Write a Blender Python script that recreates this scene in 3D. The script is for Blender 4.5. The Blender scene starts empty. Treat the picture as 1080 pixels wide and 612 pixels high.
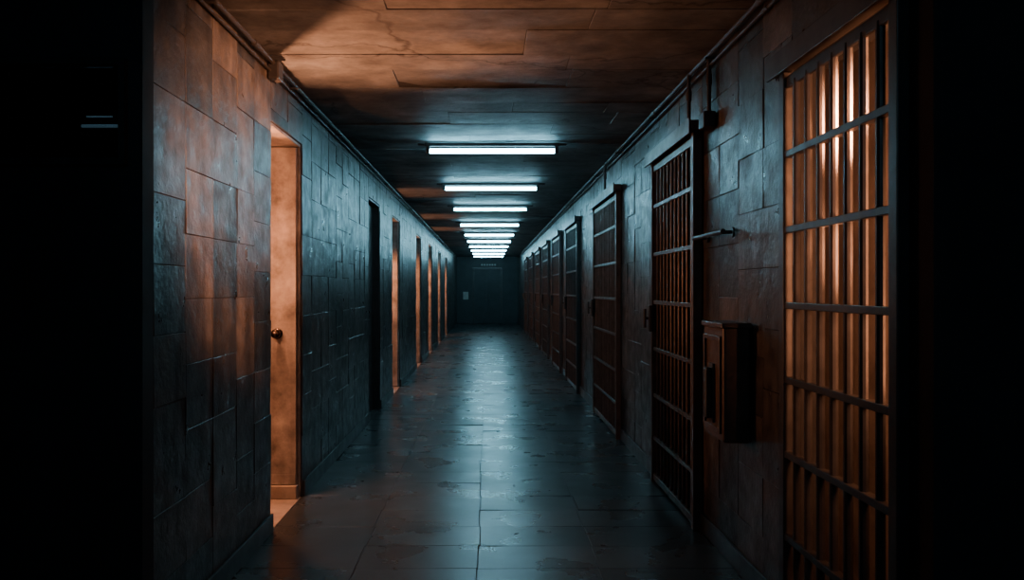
import bpy, bmesh, math, random
from mathutils import Vector, Matrix
R = random.Random(11)
S = bpy.context.scene
S.view_settings.view_transform = 'AgX'
S.view_settings.look = 'AgX - Base Contrast'
S.view_settings.exposure = 0.08
W = 1.3; CH = 1.459; H = 2.831; YE = 34.0; DT = 2.475
F = 850.0

# ---------------------------------------------------------------- materials
def mat_base(name):
    m = bpy.data.materials.new(name); m.use_nodes = True
    nt = m.node_tree; b = nt.nodes['Principled BSDF']
    return m, nt, b
def N(nt, t, **kw):
    n = nt.nodes.new(t)
    for k, v in kw.items():
        try: setattr(n, k, v)
        except Exception: pass
    return n
def surf(name, c1, c2, rough=(0.35, 0.6), nscale=3.0, stretch=(1, 1, 1), bump=0.25, fine=40.0, metallic=0.0, dirt=0.5, spec=0.5, streak=0.0, crack=0.0, detail=8, blotch=0.0):
    m, nt, b = mat_base(name); L = nt.links
    tc = N(nt, 'ShaderNodeTexCoord'); mp = N(nt, 'ShaderNodeMapping')
    mp.inputs['Scale'].default_value = stretch
    L.new(tc.outputs['Object'], mp.inputs['Vector'])
    geo = N(nt, 'ShaderNodeNewGeometry')
    n1 = N(nt, 'ShaderNodeTexNoise'); n1.inputs['Scale'].default_value = nscale; n1.inputs['Detail'].default_value = detail; n1.inputs['Roughness'].default_value = 0.65 if detail > 4 else 0.5
    n2 = N(nt, 'ShaderNodeTexNoise'); n2.inputs['Scale'].default_value = fine; n2.inputs['Detail'].default_value = 4
    L.new(mp.outputs[0], n1.inputs['Vector']); L.new(mp.outputs[0], n2.inputs['Vector'])
    mx = N(nt, 'ShaderNodeMix', data_type='RGBA'); mx.inputs[6].default_value = (*c1, 1); mx.inputs[7].default_value = (*c2, 1)
    L.new(geo.outputs['Random Per Island'], mx.inputs[0])
    r = N(nt, 'ShaderNodeMapRange'); r.inputs[1].default_value = 0.3; r.inputs[2].default_value = 0.7
    r.inputs[3].default_value = 1 - dirt; r.inputs[4].default_value = 1 + dirt * 0.4
    L.new(n1.outputs['Fac'], r.inputs[0])
    ml = N(nt, 'ShaderNodeVectorMath', operation='SCALE')
    L.new(mx.outputs[2], ml.inputs[0]); L.new(r.outputs[0], ml.inputs['Scale'])
    last = ml.outputs[0]
    if streak > 0:
        mp2 = N(nt, 'ShaderNodeMapping'); mp2.inputs['Scale'].default_value = (9, 9, 0.7)
        L.new(tc.outputs['Object'], mp2.inputs['Vector'])
        n4 = N(nt, 'ShaderNodeTexNoise'); n4.inputs['Scale'].default_value = 1.0; n4.inputs['Detail'].default_value = 6
        L.new(mp2.outputs[0], n4.inputs['Vector'])
        r4 = N(nt, 'ShaderNodeMapRange'); r4.inputs[1].default_value = 0.35; r4.inputs[2].default_value = 0.65; r4.inputs[3].default_value = 1 - streak; r4.inputs[4].default_value = 1.0
        L.new(n4.outputs['Fac'], r4.inputs[0])
        m4 = N(nt, 'ShaderNodeVectorMath', operation='SCALE'); L.new(last, m4.inputs[0]); L.new(r4.outputs[0], m4.inputs['Scale']); last = m4.outputs[0]
    if blotch > 0:
        n6 = N(nt, 'ShaderNodeTexNoise'); n6.inputs['Scale'].default_value = 1.3; n6.inputs['Detail'].default_value = 7; n6.inputs['Roughness'].default_value = 0.7
        L.new(tc.outputs['Object'], n6.inputs['Vector'])
        r6 = N(nt, 'ShaderNodeMapRange'); r6.inputs[1].default_value = 0.38; r6.inputs[2].default_value = 0.62; r6.inputs[3].default_value = 1 - blotch; r6.inputs[4].default_value = 1.15
        L.new(n6.outputs['Fac'], r6.inputs[0])
        m6 = N(nt, 'ShaderNodeVectorMath', operation='SCALE'); L.new(last, m6.inputs[0]); L.new(r6.outputs[0], m6.inputs['Scale']); last = m6.outputs[0]
    if crack > 0:
        nw = N(nt, 'ShaderNodeTexNoise'); nw.inputs['Scale'].default_value = 2.5; nw.inputs['Detail'].default_value = 6
        L.new(tc.outputs['Object'], nw.inputs['Vector'])
        vm = N(nt, 'ShaderNodeVectorMath', operation='MULTIPLY_ADD'); vm.inputs[1].default_value = (0.5, 0.5, 0.5)
        L.new(nw.outputs['Color'], vm.inputs[0]); L.new(tc.outputs['Object'], vm.inputs[2])
        mp3 = N(nt, 'ShaderNodeMapping'); mp3.inputs['Scale'].default_value = (0.45, 1.2, 1); L.new(vm.outputs[0], mp3.inputs['Vector'])
        vo = N(nt, 'ShaderNodeTexVoronoi', feature='DISTANCE_TO_EDGE'); vo.inputs['Scale'].default_value = 1.0
        L.new(mp3.outputs[0], vo.inputs['Vector'])
        r5 = N(nt, 'ShaderNodeMapRange'); r5.inputs[1].default_value = 0.0; r5.inputs[2].default_value = 0.012; r5.inputs[3].default_value = 1 - crack; r5.inputs[4].default_value = 1.0
        L.new(vo.outputs['Distance'], r5.inputs[0])
        m5 = N(nt, 'ShaderNodeVectorMath', operation='SCALE'); L.new(last, m5.inputs[0]); L.new(r5.outputs[0], m5.inputs['Scale']); last = m5.outputs[0]
    L.new(last, b.inputs['Base Color'])
    rr = N(nt, 'ShaderNodeMapRange'); rr.inputs[1].default_value = 0.3; rr.inputs[2].default_value = 0.7
    rr.inputs[3].default_value = rough[1]; rr.inputs[4].default_value = rough[0]
    n3 = N(nt, 'ShaderNodeTexNoise'); n3.inputs['Scale'].default_value = nscale * 1.7; n3.inputs['Detail'].default_value = 5
    L.new(mp.outputs[0], n3.inputs['Vector']); L.new(n3.outputs['Fac'], rr.inputs[0]); L.new(rr.outputs[0], b.inputs['Roughness'])
    bp = N(nt, 'ShaderNodeBump'); bp.inputs['Strength'].default_value = bump; bp.inputs['Distance'].default_value = 0.01
    ad = N(nt, 'ShaderNodeMath', operation='MULTIPLY_ADD'); ad.inputs[1].default_value = 0.25
    L.new(n2.outputs['Fac'], ad.inputs[0]); L.new(n1.outputs['Fac'], ad.inputs[2]); L.new(ad.outputs[0], bp.inputs['Height'])
    L.new(bp.outputs[0], b.inputs['Normal'])
    b.inputs['Metallic'].default_value = metallic
    b.inputs['Specular IOR Level'].default_value = spec
    return m
M_block = surf('painted_concrete_block', (0.045, 0.050, 0.052), (0.165, 0.155, 0.143), (0.27, 0.52), 6.0, bump=0.8, dirt=0.65, streak=0.5, blotch=0.5)
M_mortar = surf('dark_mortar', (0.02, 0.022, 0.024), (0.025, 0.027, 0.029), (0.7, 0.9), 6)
M_ceil = surf('rough_concrete_ceiling', (0.135, 0.15, 0.155), (0.185, 0.20, 0.205), (0.55, 0.75), 3.6, (1, 1.2, 1), 0.7, dirt=0.65, fine=30, crack=0.7, blotch=0.4)
M_floor = surf('worn_floor_tile', (0.032, 0.041, 0.045), (0.050, 0.059, 0.063), (0.235, 0.36), 1.6, bump=0.03, dirt=0.35, fine=8, detail=2, blotch=0.3, spec=0.42)
M_plaster = surf('rough_plaster', (0.36, 0.31, 0.27), (0.42, 0.36, 0.30), (0.6, 0.85), 3, bump=0.4, dirt=0.5)
M_door = surf('painted_steel_door', (0.46, 0.41, 0.37), (0.46, 0.41, 0.37), (0.4, 0.6), 5, bump=0.3, dirt=0.7, streak=0.35, blotch=0.4)
M_steel = surf('dark_cell_steel', (0.04, 0.042, 0.045), (0.07, 0.07, 0.07), (0.35, 0.5), 8, bump=0.1, metallic=0.4, dirt=0.4)
M_rust = surf('weathered_gate_steel', (0.08, 0.06, 0.05), (0.13, 0.10, 0.085), (0.35, 0.55), 8, bump=0.15, metallic=0.35, dirt=0.5)
M_dark = surf('unlit_dark_wall', (0.022, 0.026, 0.030), (0.04, 0.045, 0.05), (0.6, 0.8), 2, bump=0.2, dirt=0.4, spec=0.3)  # near-black base colour paints in the darkness of the unlit lobby
M_enddoor = surf('dark_end_door_paint', (0.035, 0.045, 0.05), (0.04, 0.05, 0.055), (0.5, 0.7), 3, bump=0.1, dirt=0.3)
M_pipe = surf('galvanised_conduit', (0.06, 0.057, 0.055), (0.08, 0.075, 0.07), (0.45, 0.6), 8, bump=0.1, metallic=0.4, dirt=0.3)
M_brass = surf('tarnished_knob', (0.10, 0.08, 0.07), (0.10, 0.08, 0.07), (0.2, 0.3), 8, bump=0.05, metallic=1.0, dirt=0.2)
M_paper = surf('notice_paper', (0.5, 0.5, 0.47), (0.5, 0.5, 0.47), (0.7, 0.8), 8, bump=0.02, dirt=0.2)
M_base = surf('baseboard_paint', (0.03, 0.035, 0.038), (0.04, 0.045, 0.048), (0.35, 0.5), 5, bump=0.1, dirt=0.3)
def emis(name, c, s):
    m, nt, b = mat_base(name)
    b.inputs['Base Color'].default_value = (0.8, 0.8, 0.8, 1)
    b.inputs['Emission Color'].default_value = (*c, 1); b.inputs['Emission Strength'].default_value = s
    return m
M_tube = emis('fluorescent_tube_glow', (0.33, 0.79, 1.0), 40)
M_reflection = emis('lamp_reflection_glow', (0.3, 0.6, 0.8), 0.055)  # faint glow imitates a lamp reflection in the window
m, nt, b = mat_base('dark_glass'); b.inputs['Base Color'].default_value = (0.8, 0.85, 0.9, 1); b.inputs['Roughness'].default_value = 0.05
b.inputs['Transmission Weight'].default_value = 1.0; b.inputs['IOR'].default_value = 1.05
M_glass = m

# ---------------------------------------------------------------- mesh helpers
def obj(name, bm, mats, parent=None, smooth=False):
    me = bpy.data.meshes.new(name)
    bmesh.ops.recalc_face_normals(bm, faces=bm.faces[:])
    bm.to_mesh(me); bm.free()
    for mm in (mats if isinstance(mats, (list, tuple)) else [mats]): me.materials.append(mm)
    if smooth:
        for p in me.polygons: p.use_smooth = True
    o = bpy.data.objects.new(name, me); S.collection.objects.link(o)
    if parent: o.parent = parent
    return o
def empty(name):
    o = bpy.data.objects.new(name, None); S.collection.objects.link(o); return o
def box(bm, x0, x1, y0, y1, z0, z1, bev=0.0, mi=0):
    g = bmesh.ops.create_cube(bm, size=1.0)
    vs = g['verts']
    for v in vs:
        v.co = Vector(((x0 + x1) / 2 + v.co.x * (x1 - x0), (y0 + y1) / 2 + v.co.y * (y1 - y0), (z0 + z1) / 2 + v.co.z * (z1 - z0)))
    fs = set(f for v in vs for f in v.link_faces)
    if bev > 0:
        es = list(set(e for v in vs for e in v.link_edges))
        r = bmesh.ops.bevel(bm, geom=es, offset=bev, segments=2, affect='EDGES', profile=0.5)
        fs = set(r['faces']) | set(f for f in fs if f.is_valid)
    for f in fs:
        if f.is_valid: f.material_index = mi
def cyl(bm, p0, p1, r, seg=12, mi=0, r2=None):
    p0 = Vector(p0); p1 = Vector(p1); d = p1 - p0
    g = bmesh.ops.create_cone(bm, cap_ends=True, segments=seg, radius1=r, radius2=r if r2 is None else r2, depth=d.length)
    q = d.to_track_quat('Z', 'Y').to_matrix().to_4x4()
    bmesh.ops.transform(bm, matrix=Matrix.Translation((p0 + p1) / 2) @ q, verts=g['verts'])
    for v in g['verts']:
        for f in v.link_faces: f.material_index = mi
def tile(bm, o, u, v, n, a0, a1, b0, b1, gap=0.003, ch=0.006, depth=0.03, off=0.004, tilt=0.004):
    a0 += gap; a1 -= gap; b0 += gap; b1 -= gap
    if a1 - a0 < 0.03 or b1 - b0 < 0.03: return
    d0 = -R.random() * off
    ta = R.uniform(-tilt, tilt); tb = R.uniform(-tilt, tilt)
    ac = (a0 + a1) / 2; bc = (b0 + b1) / 2
    def P(a, b, h): return bm.verts.new(o + u * a + v * b + n * h)
    cs = [(a0, b0), (a1, b0), (a1, b1), (a0, b1)]
    ci = [(a0 + ch, b0 + ch), (a1 - ch, b0 + ch), (a1 - ch, b1 - ch), (a0 + ch, b1 - ch)]
    back = [P(a, b, -depth) for a, b in cs]
    mid = [P(a, b, d0 - ch * 0.8 + (a - ac) * ta + (b - bc) * tb) for a, b in cs]
    fr = [P(a, b, d0 + (a - ac) * ta + (b - bc) * tb) for a, b in ci]
    for i in range(4):
        j = (i + 1) % 4
        bm.faces.new((back[i], back[j], mid[j], mid[i]))
        bm.faces.new((mid[i], mid[j], fr[j], fr[i]))
    bm.faces.new(fr)
X = Vector((1, 0, 0)); Y = Vector((0, 1, 0)); Z = Vector((0, 0, 1))

# ---------------------------------------------------------------- openings
K = W * F
left_open = [(228, 195), (125, 113), (100, 92), (75, 69.5), (62, 58), (52, 49), (44.5, 42.2)]
left_open = [(K / a, K / b) for a, b in left_open]
right_gate = [(226, 181), (141, 116), (98, 86), (79, 71), (66, 60.5), (57, 52.5), (49.5, 46), (43.5, 41)]
right_gate = [(K / a, K / b) for a, b in right_gate]
YL = K / 352; YR = K / 451
near_gate = (YR + 0.02, K / 321)

def block_wall(name, side, y0, y1, openings, thick, top, thin=None):
    xs = side * W; n = Vector((-side, 0, 0)); o = Vector((xs, 0, 0))
    bm = bmesh.new()
    segs = []; cur = y0
    for a, b in openings:
        if a > cur: segs.append((cur, a, 0))
        segs.append((a, b, 1)); cur = b
    segs.append((cur, y1, 0))
    NR = 10; rh = H / NR
    for a, b, op in segs:
        base = top if op else 0.0
        w = b - a; k = max(1, round(w / 0.33)); ys = [a + w * i / k for i in range(k + 1)]
        for i in range(1, k): ys[i] += R.uniform(-0.03, 0.03)
        for i in range(k):
            sh = R.choice([0, 0, 0, 0.5]) * rh
            zs = [base]
            z = sh
            while z < H - 0.005:
                z += rh * R.choice([1, 1, 1, 1.5, 1])
                if z > base + 0.07 and z < H - 0.08: zs.append(z)
            zs.append(H)
            for z, z1 in zip(zs, zs[1:]):
                tile(bm, o, Y, Z, n, ys[i], ys[i + 1], z, z1, gap=0.0012, ch=0.0018, tilt=0.013, off=0.004, depth=0.035)
    for a, b, op in segs:
        parts = [(a, b, thick)]
        if thin and a < thin: parts = [(a, thin, 0.08), (thin, b, thick)]
        for pa, pb, th in parts:
            xa, xb = sorted((side * (W + 0.009), side * (W + th)))
            box(bm, xa, xb, pa, pb, top if op else 0, H, mi=1)
    return obj(name, bm, [M_block, M_mortar])
TL = 0.25; TR = 0.14
block_wall('wall_left', -1, YL, YE, left_open, TL, DT, thin=4.42)
block_wall('wall_right', 1, near_gate[0], YE, [near_gate] + right_gate, TR, 2.39)

# ---------------------------------------------------------------- floor and ceiling
def plane_tiles(name, n, z, mat, roww, colw, tilt, off, gap, x0=-W, x1=W, slabx=3.4, ch=0.003):
    bm = bmesh.new(); o = Vector((0, 0, z)); y = -0.6
    while y < YE:
        h = roww() ; y1 = min(y + h, YE)
        xx = x0 + 0.0
        first = True
        while xx < x1 - 1e-4:
            w = colw(first); first = False
            xe = xx + w
            if x1 - xe < 0.15: xe = x1
            tile(bm, o, X, Y, n, xx, xe, y, y1, gap=gap, ch=ch, depth=0.02, off=off, tilt=tilt)
            xx = xe
        y = y1
    s = -n.z
    za, zb = sorted((z + s * 0.010, z + s * 0.12))
    box(bm, -slabx, slabx, -2.6, YE + 0.3, za, zb, mi=1)
    return obj(name, bm, [mat, M_mortar])
plane_tiles('floor', Z, 0.0, M_floor, lambda: 0.37, lambda f: (0.61 if f else 0.64) + R.uniform(-0.006, 0.006), 0.009, 0.0012, 0.0012, ch=0.002)
plane_tiles('ceiling', -Z, H, M_ceil, lambda: R.choice([0.32, 0.45]), lambda f: R.uniform(0.7, 1.9), 0.006, 0.008, 0.0015, ch=0.002)

# ---------------------------------------------------------------- shell outside corridor
def wallbox(name, x0, x1, y0, y1, z0, z1, m):
    bm = bmesh.new(); box(bm, x0, x1, y0, y1, z0, z1); return obj(name, bm, m)
wallbox('wall_outer_left', -3.3, -3.2, -2.5, YE, 0, H, M_dark)
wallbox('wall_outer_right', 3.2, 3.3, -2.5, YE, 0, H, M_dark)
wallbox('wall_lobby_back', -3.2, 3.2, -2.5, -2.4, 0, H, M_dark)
wallbox('wall_end', -3.2, 3.2, YE, YE + 0.12, 0, H, M_enddoor)
wx0, wx1, wz0, wz1 = -1.86, -1.38, 1.95, 2.30
bm = bmesh.new(); ya, yb = YL - 0.101, YL - 0.001
box(bm, -3.2, wx0, ya, yb, 0, H); box(bm, wx1, -W, ya, yb, 0, H)
box(bm, wx0, wx1, ya, yb, 0, wz0); box(bm, wx0, wx1, ya, yb, wz1, H)
obj('wall_lobby_left', bm, M_dark)
win = empty('window_1')
bm = bmesh.new(); t = 0.025; yy = YL - 0.13
box(bm, wx0 - t, wx0, yy, yy + 0.028, wz0 - t, wz1 + t); box(bm, wx1, wx1 + t, yy, yy + 0.028, wz0 - t, wz1 + t)
box(bm, wx0, wx1, yy, yy + 0.028, wz0 - t, wz0); box(bm, wx0, wx1, yy, yy + 0.028, wz1, wz1 + t)
obj('frame', bm, M_steel, win)
bm = bmesh.new(); box(bm, wx0 + .001, wx1 - .001, yy + 0.04, yy + 0.046, wz0 + .001, wz1 - .001); obj('pane', bm, M_glass, win)
boo = empty('reflection_stand_in')  # added glowing streaks and backing, standing in for a lamp reflection
bm = bmesh.new(); cyl(bm, (-1.73, YL + 0.30, 2.155), (-1.57, YL + 0.30, 2.155), 0.007)
cyl(bm, (-1.71, YL + 0.30, 2.195), (-1.60, YL + 0.30, 2.195), 0.003); obj('tube', bm, M_reflection, boo)
bm = bmesh.new(); box(bm, -1.75, -1.56, YL + 0.31, YL + 0.34, 2.14, 2.24)
box(bm, -1.68, -1.65, YL + 0.315, YL + 0.335, 2.24, H); obj('housing', bm, M_steel, boo)
bm = bmesh.new()
box(bm, W + 0.001, 3.2, YR - 0.10, YR, 0, H)
box(bm, W + 0.001, W + 0.10, YR, YR + 0.085, 0, H)
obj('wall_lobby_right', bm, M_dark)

def partitions(name, side, thick, ops, m):
    bm = bmesh.new()
    for i, (a, b) in enumerate(ops):
        xa, xb = sorted((side * (W + thick + 0.001), side * 3.2))
        box(bm, xa, xb, b + 0.02, b + 0.10, 0, H)
        if i and a - 0.12 > ops[i - 1][1] + 0.15: box(bm, xa, xb, a - 0.18, a - 0.10, 0, H)
    return obj(name, bm, m)
partitions('wall_partition_left', -1, TL, left_open, M_plaster)
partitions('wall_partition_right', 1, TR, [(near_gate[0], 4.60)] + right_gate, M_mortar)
wallbox('wall_niche_left', -3.2, -W - TL - 0.001, left_open[0][0] - 0.36, left_open[0][0] - 0.28, 0, H, M_plaster)

for i, (a, b) in enumerate(left_open):
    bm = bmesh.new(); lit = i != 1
    x0, x1 = -W - TL + 0.001, -W - 0.012
    box(bm, x0, x1, b - 0.022, b - 0.001, 0.001, DT - 0.001, bev=0.003)
    box(bm, x0, x1, a + 0.001, a + 0.022, 0.001, DT - 0.001, bev=0.003)
    box(bm, x0, x1, a + 0.022, b - 0.022, DT - 0.022, DT - 0.001, bev=0.003)
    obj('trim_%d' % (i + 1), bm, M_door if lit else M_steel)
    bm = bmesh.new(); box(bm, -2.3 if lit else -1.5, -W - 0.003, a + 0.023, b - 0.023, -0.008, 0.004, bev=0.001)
    obj('added_floor_slab', bm, M_plaster if lit else M_mortar)  # added slab, pale where the opening is lit so its floor reads bright
for i, (a, b) in enumerate(left_open):
    d = empty('door_%d' % (i + 1))
    if i == 1:
        bm = bmesh.new(); box(bm, -W - 0.13, -W - 0.09, a + 0.024, b - 0.024, 0.01, DT - 0.026, bev=0.004)
        box(bm, -W - 0.09, -W - 0.08, a + 0.15, b - 0.15, 1.3, 2.1, bev=0.003)
        box(bm, -W - 0.09, -W - 0.08, a + 0.15, b - 0.15, 0.25, 1.1, bev=0.003)
        obj('leaf', bm, M_steel, d)
        bm = bmesh.new(); cyl(bm, (-W - 0.09, a + 0.12, 1.2), (-W - 0.04, a + 0.12, 1.2), 0.012)
        bmesh.ops.create_uvsphere(bm, u_segments=16, v_segments=10, radius=0.028, matrix=Matrix.Translation((-W - 0.035, a + 0.12, 1.2)))
        obj('knob', bm, M_brass, d, True); continue
    yl = b - 0.024
    bm = bmesh.new()
    xl = -W - 0.03
    box(bm, -2.15, xl, yl - 0.04, yl, 0.10 if i == 0 else 0.02, DT - 0.03, bev=0.004)
    obj('leaf', bm, M_door, d)
    bm = bmesh.new()
    box(bm, -2.15, xl - 0.004, yl - 0.046, yl - 0.0405, 0.10, 0.17, bev=0.002)
    obj('kickplate', bm, M_door, d)
    kz = CH - 0.31; kx = -1.46
    bm = bmesh.new()
    cyl(bm, (kx, yl - 0.040, kz), (kx, yl - 0.047, kz), 0.038, 24)
    cyl(bm, (kx, yl - 0.045, kz), (kx, yl - 0.075, kz), 0.011, 16)
    bmesh.ops.create_uvsphere(bm, u_segments=20, v_segments=12, radius=0.033, matrix=Matrix.Translation((kx, yl - 0.09, kz)) @ Matrix.Diagonal((1, .75, 1, 1)))
    obj('knob', bm, M_brass, d, True)
    bm = bmesh.new()
    for hz in (0.35, 1.2, 2.1): cyl(bm, (-2.16, yl - 0.045, hz - 0.06), (-2.16, yl - 0.045, hz + 0.06), 0.012)
    obj('hinges', bm, M_steel, d)
bm = bmesh.new(); a, b = left_open[0]
box(bm, -2.15, -W - 0.02, b - 0.10, b - 0.025, 0.005, 0.095, bev=0.004)
obj('door_sill', bm, M_plaster)

def baseb(name, side, y0, ops):
    bm = bmesh.new(); cur = y0
    for a, b in ops + [(YE, YE)]:
        if a - cur > 0.05:
            xa, xb = sorted((side * (W + 0.0), side * (W - 0.016)))
            box(bm, xa, xb, cur, a - 0.002, 0.001, 0.11, bev=0.004)
        cur = b + 0.002
    obj(name, bm, M_base)
baseb('baseboard_left', -1, YL, left_open)
baseb('baseboard_right', 1, near_gate[1] + 0.06, right_gate)

# ---------------------------------------------------------------- cell gates
def gate(a, b, m, rails, protr=0.10, top=2.39, header=True, sp=0.115, latch=True, br=0.0115):
    g = empty('cell_gate')
    xo = W - protr; xi = W - 0.004
    xc = W - protr * 0.5
    bm = bmesh.new()
    fw = 0.055
    box(bm, xo, xi, a - 0.03, a - 0.03 + fw, 0.001, top + 0.02, bev=0.004)
    box(bm, xo, xi, b + 0.03 - fw, b + 0.03, 0.001, top + 0.02, bev=0.004)
    box(bm, xo + 0.012, xi - 0.01, a - 0.03 + fw, b + 0.03 - fw, 0.02, 0.07, bev=0.004)
    box(bm, xo + 0.012, xi - 0.01, a - 0.03 + fw, b + 0.03 - fw, top - 0.05, top, bev=0.004)
    obj('frame', bm, m, g)
    bm = bmesh.new(); k = max(4, round((b - a) / sp))
    for i in range(1, k):
        yy = a + (b - a) * i / k
        cyl(bm, (xc, yy, 0.06), (xc, yy, top - 0.03), br, 10)
    obj('bars', bm, m, g, False)
    bm = bmesh.new()
    for rz in rails:
        box(bm, xc - 0.018, xc + 0.018, a, b, rz - 0.014, rz + 0.014, bev=0.003)
    obj('rails', bm, m, g)
    if header:
        bm = bmesh.new()
        box(bm, xo - 0.02, xi, a - 0.06, b + 0.10, top + 0.022, top + 0.085, bev=0.006)
        box(bm, xo - 0.032, xo - 0.02, a - 0.06, b + 0.10, top + 0.005, top + 0.10, bev=0.003)
        obj('track_housing', bm, m, g)
    if latch:
        bm = bmesh.new(); zl = CH - 0.22
        box(bm, xo - 0.03, xo + 0.0, b - 0.08, b + 0.0, zl - 0.10, zl + 0.10, bev=0.008)
        cyl(bm, (xo - 0.03, b - 0.04, zl), (xo - 0.06, b - 0.04, zl), 0.010)
        cyl(bm, (xo - 0.055, b - 0.04, zl - 0.07), (xo - 0.055, b - 0.04, zl + 0.07), 0.011)
        obj('latch', bm, M_steel, g)
    return g
rl = [CH + .62, CH + .26, CH - .10, CH - .45, CH - .80, CH - 1.12]
for i, (a, b) in enumerate(right_gate):
    gate(a, b, M_rust if i < 2 else M_steel, rl, protr=0.06 if i == 0 else 0.055)
gate(near_gate[0] + 0.03, near_gate[1], M_steel, [CH + .57, CH + .25, CH - .07, CH - .385, CH - .70, CH - 1.05], protr=0.045, header=True, latch=False, top=2.36, sp=0.118, br=0.016)

bm = bmesh.new(); yy = 2.70; xs = 1.66
while yy < 4.45:
    w = R.uniform(0.07, 0.10)
    box(bm, xs, xs + 0.02, yy, yy + w, 0.001, H - 0.002, bev=0.003); yy += w + R.uniform(0.05, 0.09)
obj('slat_screen', bm, M_plaster)

# ---------------------------------------------------------------- wall call box
cb = empty('wall_call_box')
y0, y1 = K / 279, 4.32; z0, z1 = CH - .76, CH - .185; xo = W - 0.14
bm = bmesh.new(); box(bm, xo, W - 0.004, y0, y1, z0, z1, bev=0.012)
box(bm, xo - 0.012, W - 0.004, y0 - 0.012, y1 + 0.012, z1 - 0.01, z1 + 0.018, bev=0.006)
obj('housing', bm, M_rust, cb)
bm = bmesh.new(); t = 0.025
box(bm, xo - 0.012, xo, y0 + 0.03, y0 + 0.03 + t, z0 + 0.04, z1 - 0.05, bev=0.003)
box(bm, xo - 0.012, xo, y1 - 0.03 - t, y1 - 0.03, z0 + 0.04, z1 - 0.05, bev=0.003)
box(bm, xo - 0.012, xo, y0 + 0.03 + t, y1 - 0.03 - t, z0 + 0.04, z0 + 0.04 + t, bev=0.003)
box(bm, xo - 0.012, xo, y0 + 0.03 + t, y1 - 0.03 - t, z1 - 0.05 - t, z1 - 0.05, bev=0.003)
obj('door_frame', bm, M_rust, cb)
bm = bmesh.new(); ym = (y0 + y1) / 2
box(bm, xo - 0.045, xo - 0.012, ym - 0.03, ym + 0.03, z0 + 0.10, z0 + 0.36, bev=0.01)
box(bm, xo - 0.014, xo, ym - 0.035, ym + 0.035, z0 + 0.08, z0 + 0.38, bev=0.002)
obj('handset', bm, M_steel, cb)

gr = empty('grab_rail')
bm = bmesh.new(); zr = CH + .30
cyl(bm, (W - 0.075, K / 264, zr), (W - 0.075, K / 226 - 0.10, zr), 0.014, 16)
for yy in (K / 264 + 0.06, K / 226 - 0.16):
    cyl(bm, (W - 0.075, yy, zr), (W - 0.004, yy, zr), 0.010, 12); cyl(bm, (W - 0.014, yy, zr), (W - 0.003, yy, zr), 0.028, 16)
obj('bar', bm, M_steel, gr, False)

# ---------------------------------------------------------------- conduits
def conduit(side, y0, drops, spec, jb):
    c = empty('conduit_run')
    bm = bmesh.new()
    for dx, dz, r in spec:
        cyl(bm, (side * (W - dx), y0, H - dz), (side * (W - dx), YE - 0.01, H - dz), r, 12)
        yy = y0 + 1.2
        while yy < YE - 1:
            cyl(bm, (side * (W - dx), yy, H - dz), (side * (W - dx), yy + 0.09, H - dz), r * 1.35, 12); yy += 2.4
    for yy, zb, dx in drops:
        cyl(bm, (side * (W - dx), yy, H - spec[0][1]), (side * (W - dx), yy, zb), 0.012, 12)
        cyl(bm, (side * (W - dx), yy, H - 0.14), (side * (W - dx), yy, H - 0.20), 0.017, 12)
    obj('pipes', bm, M_pipe, c)
    bm = bmesh.new(); yy = y0 + 0.5
    while yy < YE - 1:
        xa, xb = sorted((side * (W - 0.002), side * (W - spec[0][0] - 0.03)))
        box(bm, xa, xb, yy, yy + 0.03, H - spec[0][1] - 0.03, H - spec[0][1] - 0.018, bev=0.002)
        yy += 1.6
    obj('brackets', bm, M_steel, c)
    bm = bmesh.new(); box(bm, *jb, bev=0.008); obj('junction_box', bm, M_steel, c)
    return c
conduit(-1, YL + 0.02, [], [(0.035, 0.035, 0.014), (0.018, 0.080, 0.009)], (-W + 0.004, -W + 0.07, 4.75, 4.86, H - 0.13, H - 0.02))
conduit(1, YR + 0.02, [(4.62, 2.45, 0.030), (5.02, 2.50, 0.045), (8.6, 2.5, 0.045)], [(0.035, 0.035, 0.014), (0.020, 0.085, 0.010)], (W - 0.075, W - 0.006, 4.56, 4.68, 2.38, 2.47))

# ---------------------------------------------------------------- fluorescent lights
def flight(y, xc=0.045, L=1.16):
    f = empty('fluorescent_light'); zt = CH + 1.285
    bm = bmesh.new(); cyl(bm, (xc - L / 2, y, zt), (xc + L / 2, y, zt), 0.022, 16); obj('tube', bm, M_tube, f, False)
    bm = bmesh.new()
    box(bm, xc - L / 2 - 0.05, xc + L / 2 + 0.05, y - 0.018, y + 0.018, zt + 0.042, H - 0.011, bev=0.004)
    for s in (-1, 1):
        box(bm, xc + s * (L / 2 + 0.018) - 0.017, xc + s * (L / 2 + 0.018) + 0.017, y - 0.022, y + 0.022, zt - 0.022, zt + 0.044, bev=0.004)
        cyl(bm, (xc + s * (L / 2 + 0.05), y, zt + 0.06), (xc + s * (L / 2 + 0.11), y, zt + 0.06), 0.010)
    obj('housing', bm, M_steel, f)
for yy in [7.5, 10.3, 13.0, 16.2, 19.2, 21.8, 24.4, 26.9, 29.5, 32.0]: flight(yy)

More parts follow.
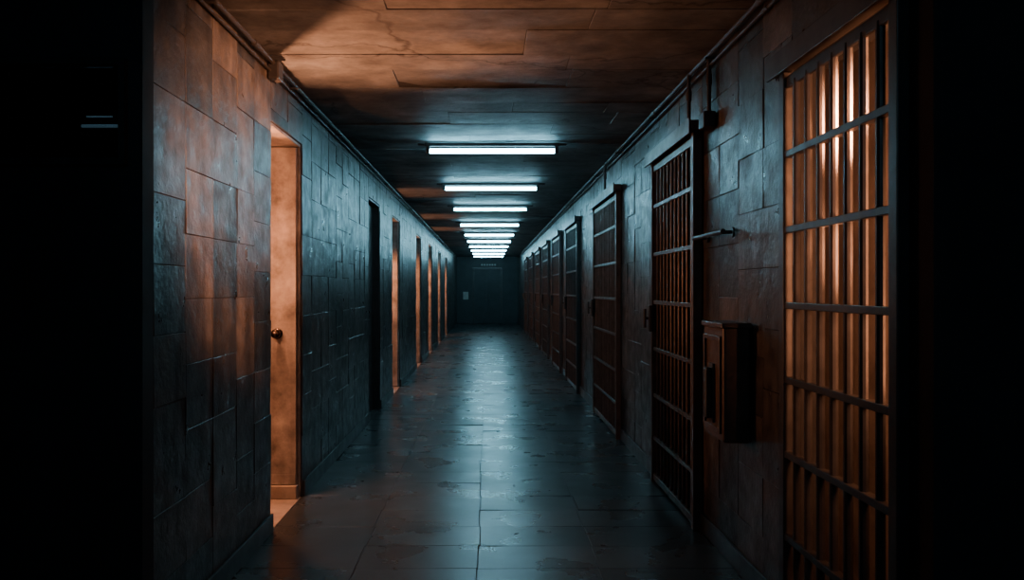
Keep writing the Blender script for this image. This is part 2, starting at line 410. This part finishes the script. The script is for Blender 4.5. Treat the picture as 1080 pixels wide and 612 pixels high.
# ---------------------------------------------------------------- end wall door, notice, sign
d = empty('door_8')
bm = bmesh.new(); ye = YE
box(bm, -0.62, -0.55, ye - 0.05, ye - 0.001, 0.001, 2.3, bev=0.004); box(bm, 0.55, 0.62, ye - 0.05, ye - 0.001, 0.001, 2.3, bev=0.004)
box(bm, -0.62, 0.62, ye - 0.05, ye - 0.001, 2.3, 2.37, bev=0.004)
obj('frame', bm, M_steel, d)
bm = bmesh.new(); box(bm, -0.545, -0.004, ye - 0.04, ye - 0.002, 0.01, 2.295, bev=0.004); box(bm, 0.004, 0.545, ye - 0.04, ye - 0.002, 0.01, 2.295, bev=0.004)
obj('leaves', bm, M_enddoor, d)
bm = bmesh.new(); cyl(bm, (-0.07, ye - 0.075, 1.0), (-0.07, ye - 0.075, 1.25), 0.012); cyl(bm, (0.07, ye - 0.075, 1.0), (0.07, ye - 0.075, 1.25), 0.012)
for x in (-.07, .07):
    for z in (1.02, 1.23): cyl(bm, (x, ye - 0.075, z), (x, ye - 0.04, z), 0.008)
obj('pull_handles', bm, M_steel, d)
n_ = empty('wall_notice'); bm = bmesh.new(); box(bm, -1.02, -0.80, ye - 0.015, ye - 0.002, 1.02, 1.34, bev=0.003); obj('sheet', bm, M_paper, n_)
s_ = empty('door_sign'); bm = bmesh.new(); box(bm, -0.36, 0.5, ye - 0.03, ye - 0.002, 2.42, 2.54, bev=0.004); obj('plate', bm, M_enddoor, s_)
bm = bmesh.new()
for k in range(6): box(bm, -0.26 + k * 0.11, -0.26 + k * 0.11 + 0.07, ye - 0.036, ye - 0.030, 2.45, 2.51)
obj('lettering', bm, M_paper, s_)

# ---------------------------------------------------------------- lights
WARM = (1.0, 0.36, 0.165)
def point(name, loc, e, c=WARM, r=0.05):
    l = bpy.data.lights.new(name, 'POINT'); l.energy = e; l.color = c; l.shadow_soft_size = r
    o = bpy.data.objects.new(name, l); o.location = loc; S.collection.objects.link(o); return o
def spot(name, loc, tgt, e, ang, blend=0.3, c=WARM, r=0.05):
    l = bpy.data.lights.new(name, 'SPOT'); l.energy = e; l.color = c; l.shadow_soft_size = r
    l.spot_size = math.radians(ang); l.spot_blend = blend
    o = bpy.data.objects.new(name, l); o.location = loc; S.collection.objects.link(o)
    o.rotation_euler = (Vector(tgt) - Vector(loc)).to_track_quat('-Z', 'Y').to_euler(); return o
def area(name, loc, tgt, e, sx, sy, c=WARM):
    l = bpy.data.lights.new(name, 'AREA'); l.shape = 'RECTANGLE'; l.size = sx; l.size_y = sy; l.energy = e; l.color = c
    o = bpy.data.objects.new(name, l); o.location = loc; S.collection.objects.link(o)
    o.rotation_euler = (Vector(tgt) - Vector(loc)).to_track_quat('-Z', 'Y').to_euler(); return o
a, b = left_open[0]
spot('niche_lamp_uplight', (-1.47, 5.10, 1.45), (-0.80, 4.62, 2.83), 300, 76, 0.85, r=0.02)
spot('niche_lamp_spill', (-1.80, 5.30, 1.5), (1.3, 4.5, 2.0), 100, 76, 0.9)
spot('niche_lamp_downlight', (-1.62, 5.30, 2.2), (-1.0, 4.9, 0.0), 150, 80, 0.9)
point('niche_lamp', (-1.85, 4.72, 1.75), 40)
for i, (a, b) in enumerate(left_open):
    if i < 2: continue
    spot('niche_lamp', (-1.80, a + 0.10, 1.9), (-1.2, b, 0.9), 110, 110, 0.6)
    if i < 5: spot('niche_lamp_uplight', (-1.46, (a + b) / 2, 1.5), (-1.05, (a + b) / 2, 2.83), 60, 56, 0.9, r=0.02)
area('cell_lamp', (1.50, YR + 0.10, 1.75), (1.66, 3.8, 1.65), 22, 0.12, 1.3)
spot('left_wall_warm_fill', (1.60, 2.74, 2.10), (-1.3, 4.2, 2.05), 1700, 40, 0.9, r=0.12)  # added unseen fill that warms the near left wall
spot('ceiling_warm_fill', (1.60, 2.74, 1.45), (-1.05, 4.75, 2.83), 420, 24, 0.9, r=0.12)  # added unseen fill for the warm glow on the ceiling's left
area('lobby_fill', (0, -1.2, H - 0.05), (0, 0.8, 1.0), 8, 1.2, 0.3, c=(0.35, 0.75, 1.0))  # added unseen fill, lifts the dark lobby walls slightly

w = bpy.data.worlds.new('World'); S.world = w; w.use_nodes = True
w.node_tree.nodes['Background'].inputs[0].default_value = (0.01, 0.02, 0.03, 1); w.node_tree.nodes['Background'].inputs[1].default_value = 0.1

cam = bpy.data.cameras.new('camera'); co = bpy.data.objects.new('camera', cam); S.collection.objects.link(co)
co.location = (0, 0, CH); co.rotation_euler = (math.pi / 2, 0, 0)
cam.sensor_width = 36; cam.lens = F / 1080 * 36; cam.shift_x = 26 / 1080; cam.shift_y = -1 / 1080
cam.clip_start = 0.05; cam.clip_end = 100
S.camera = co
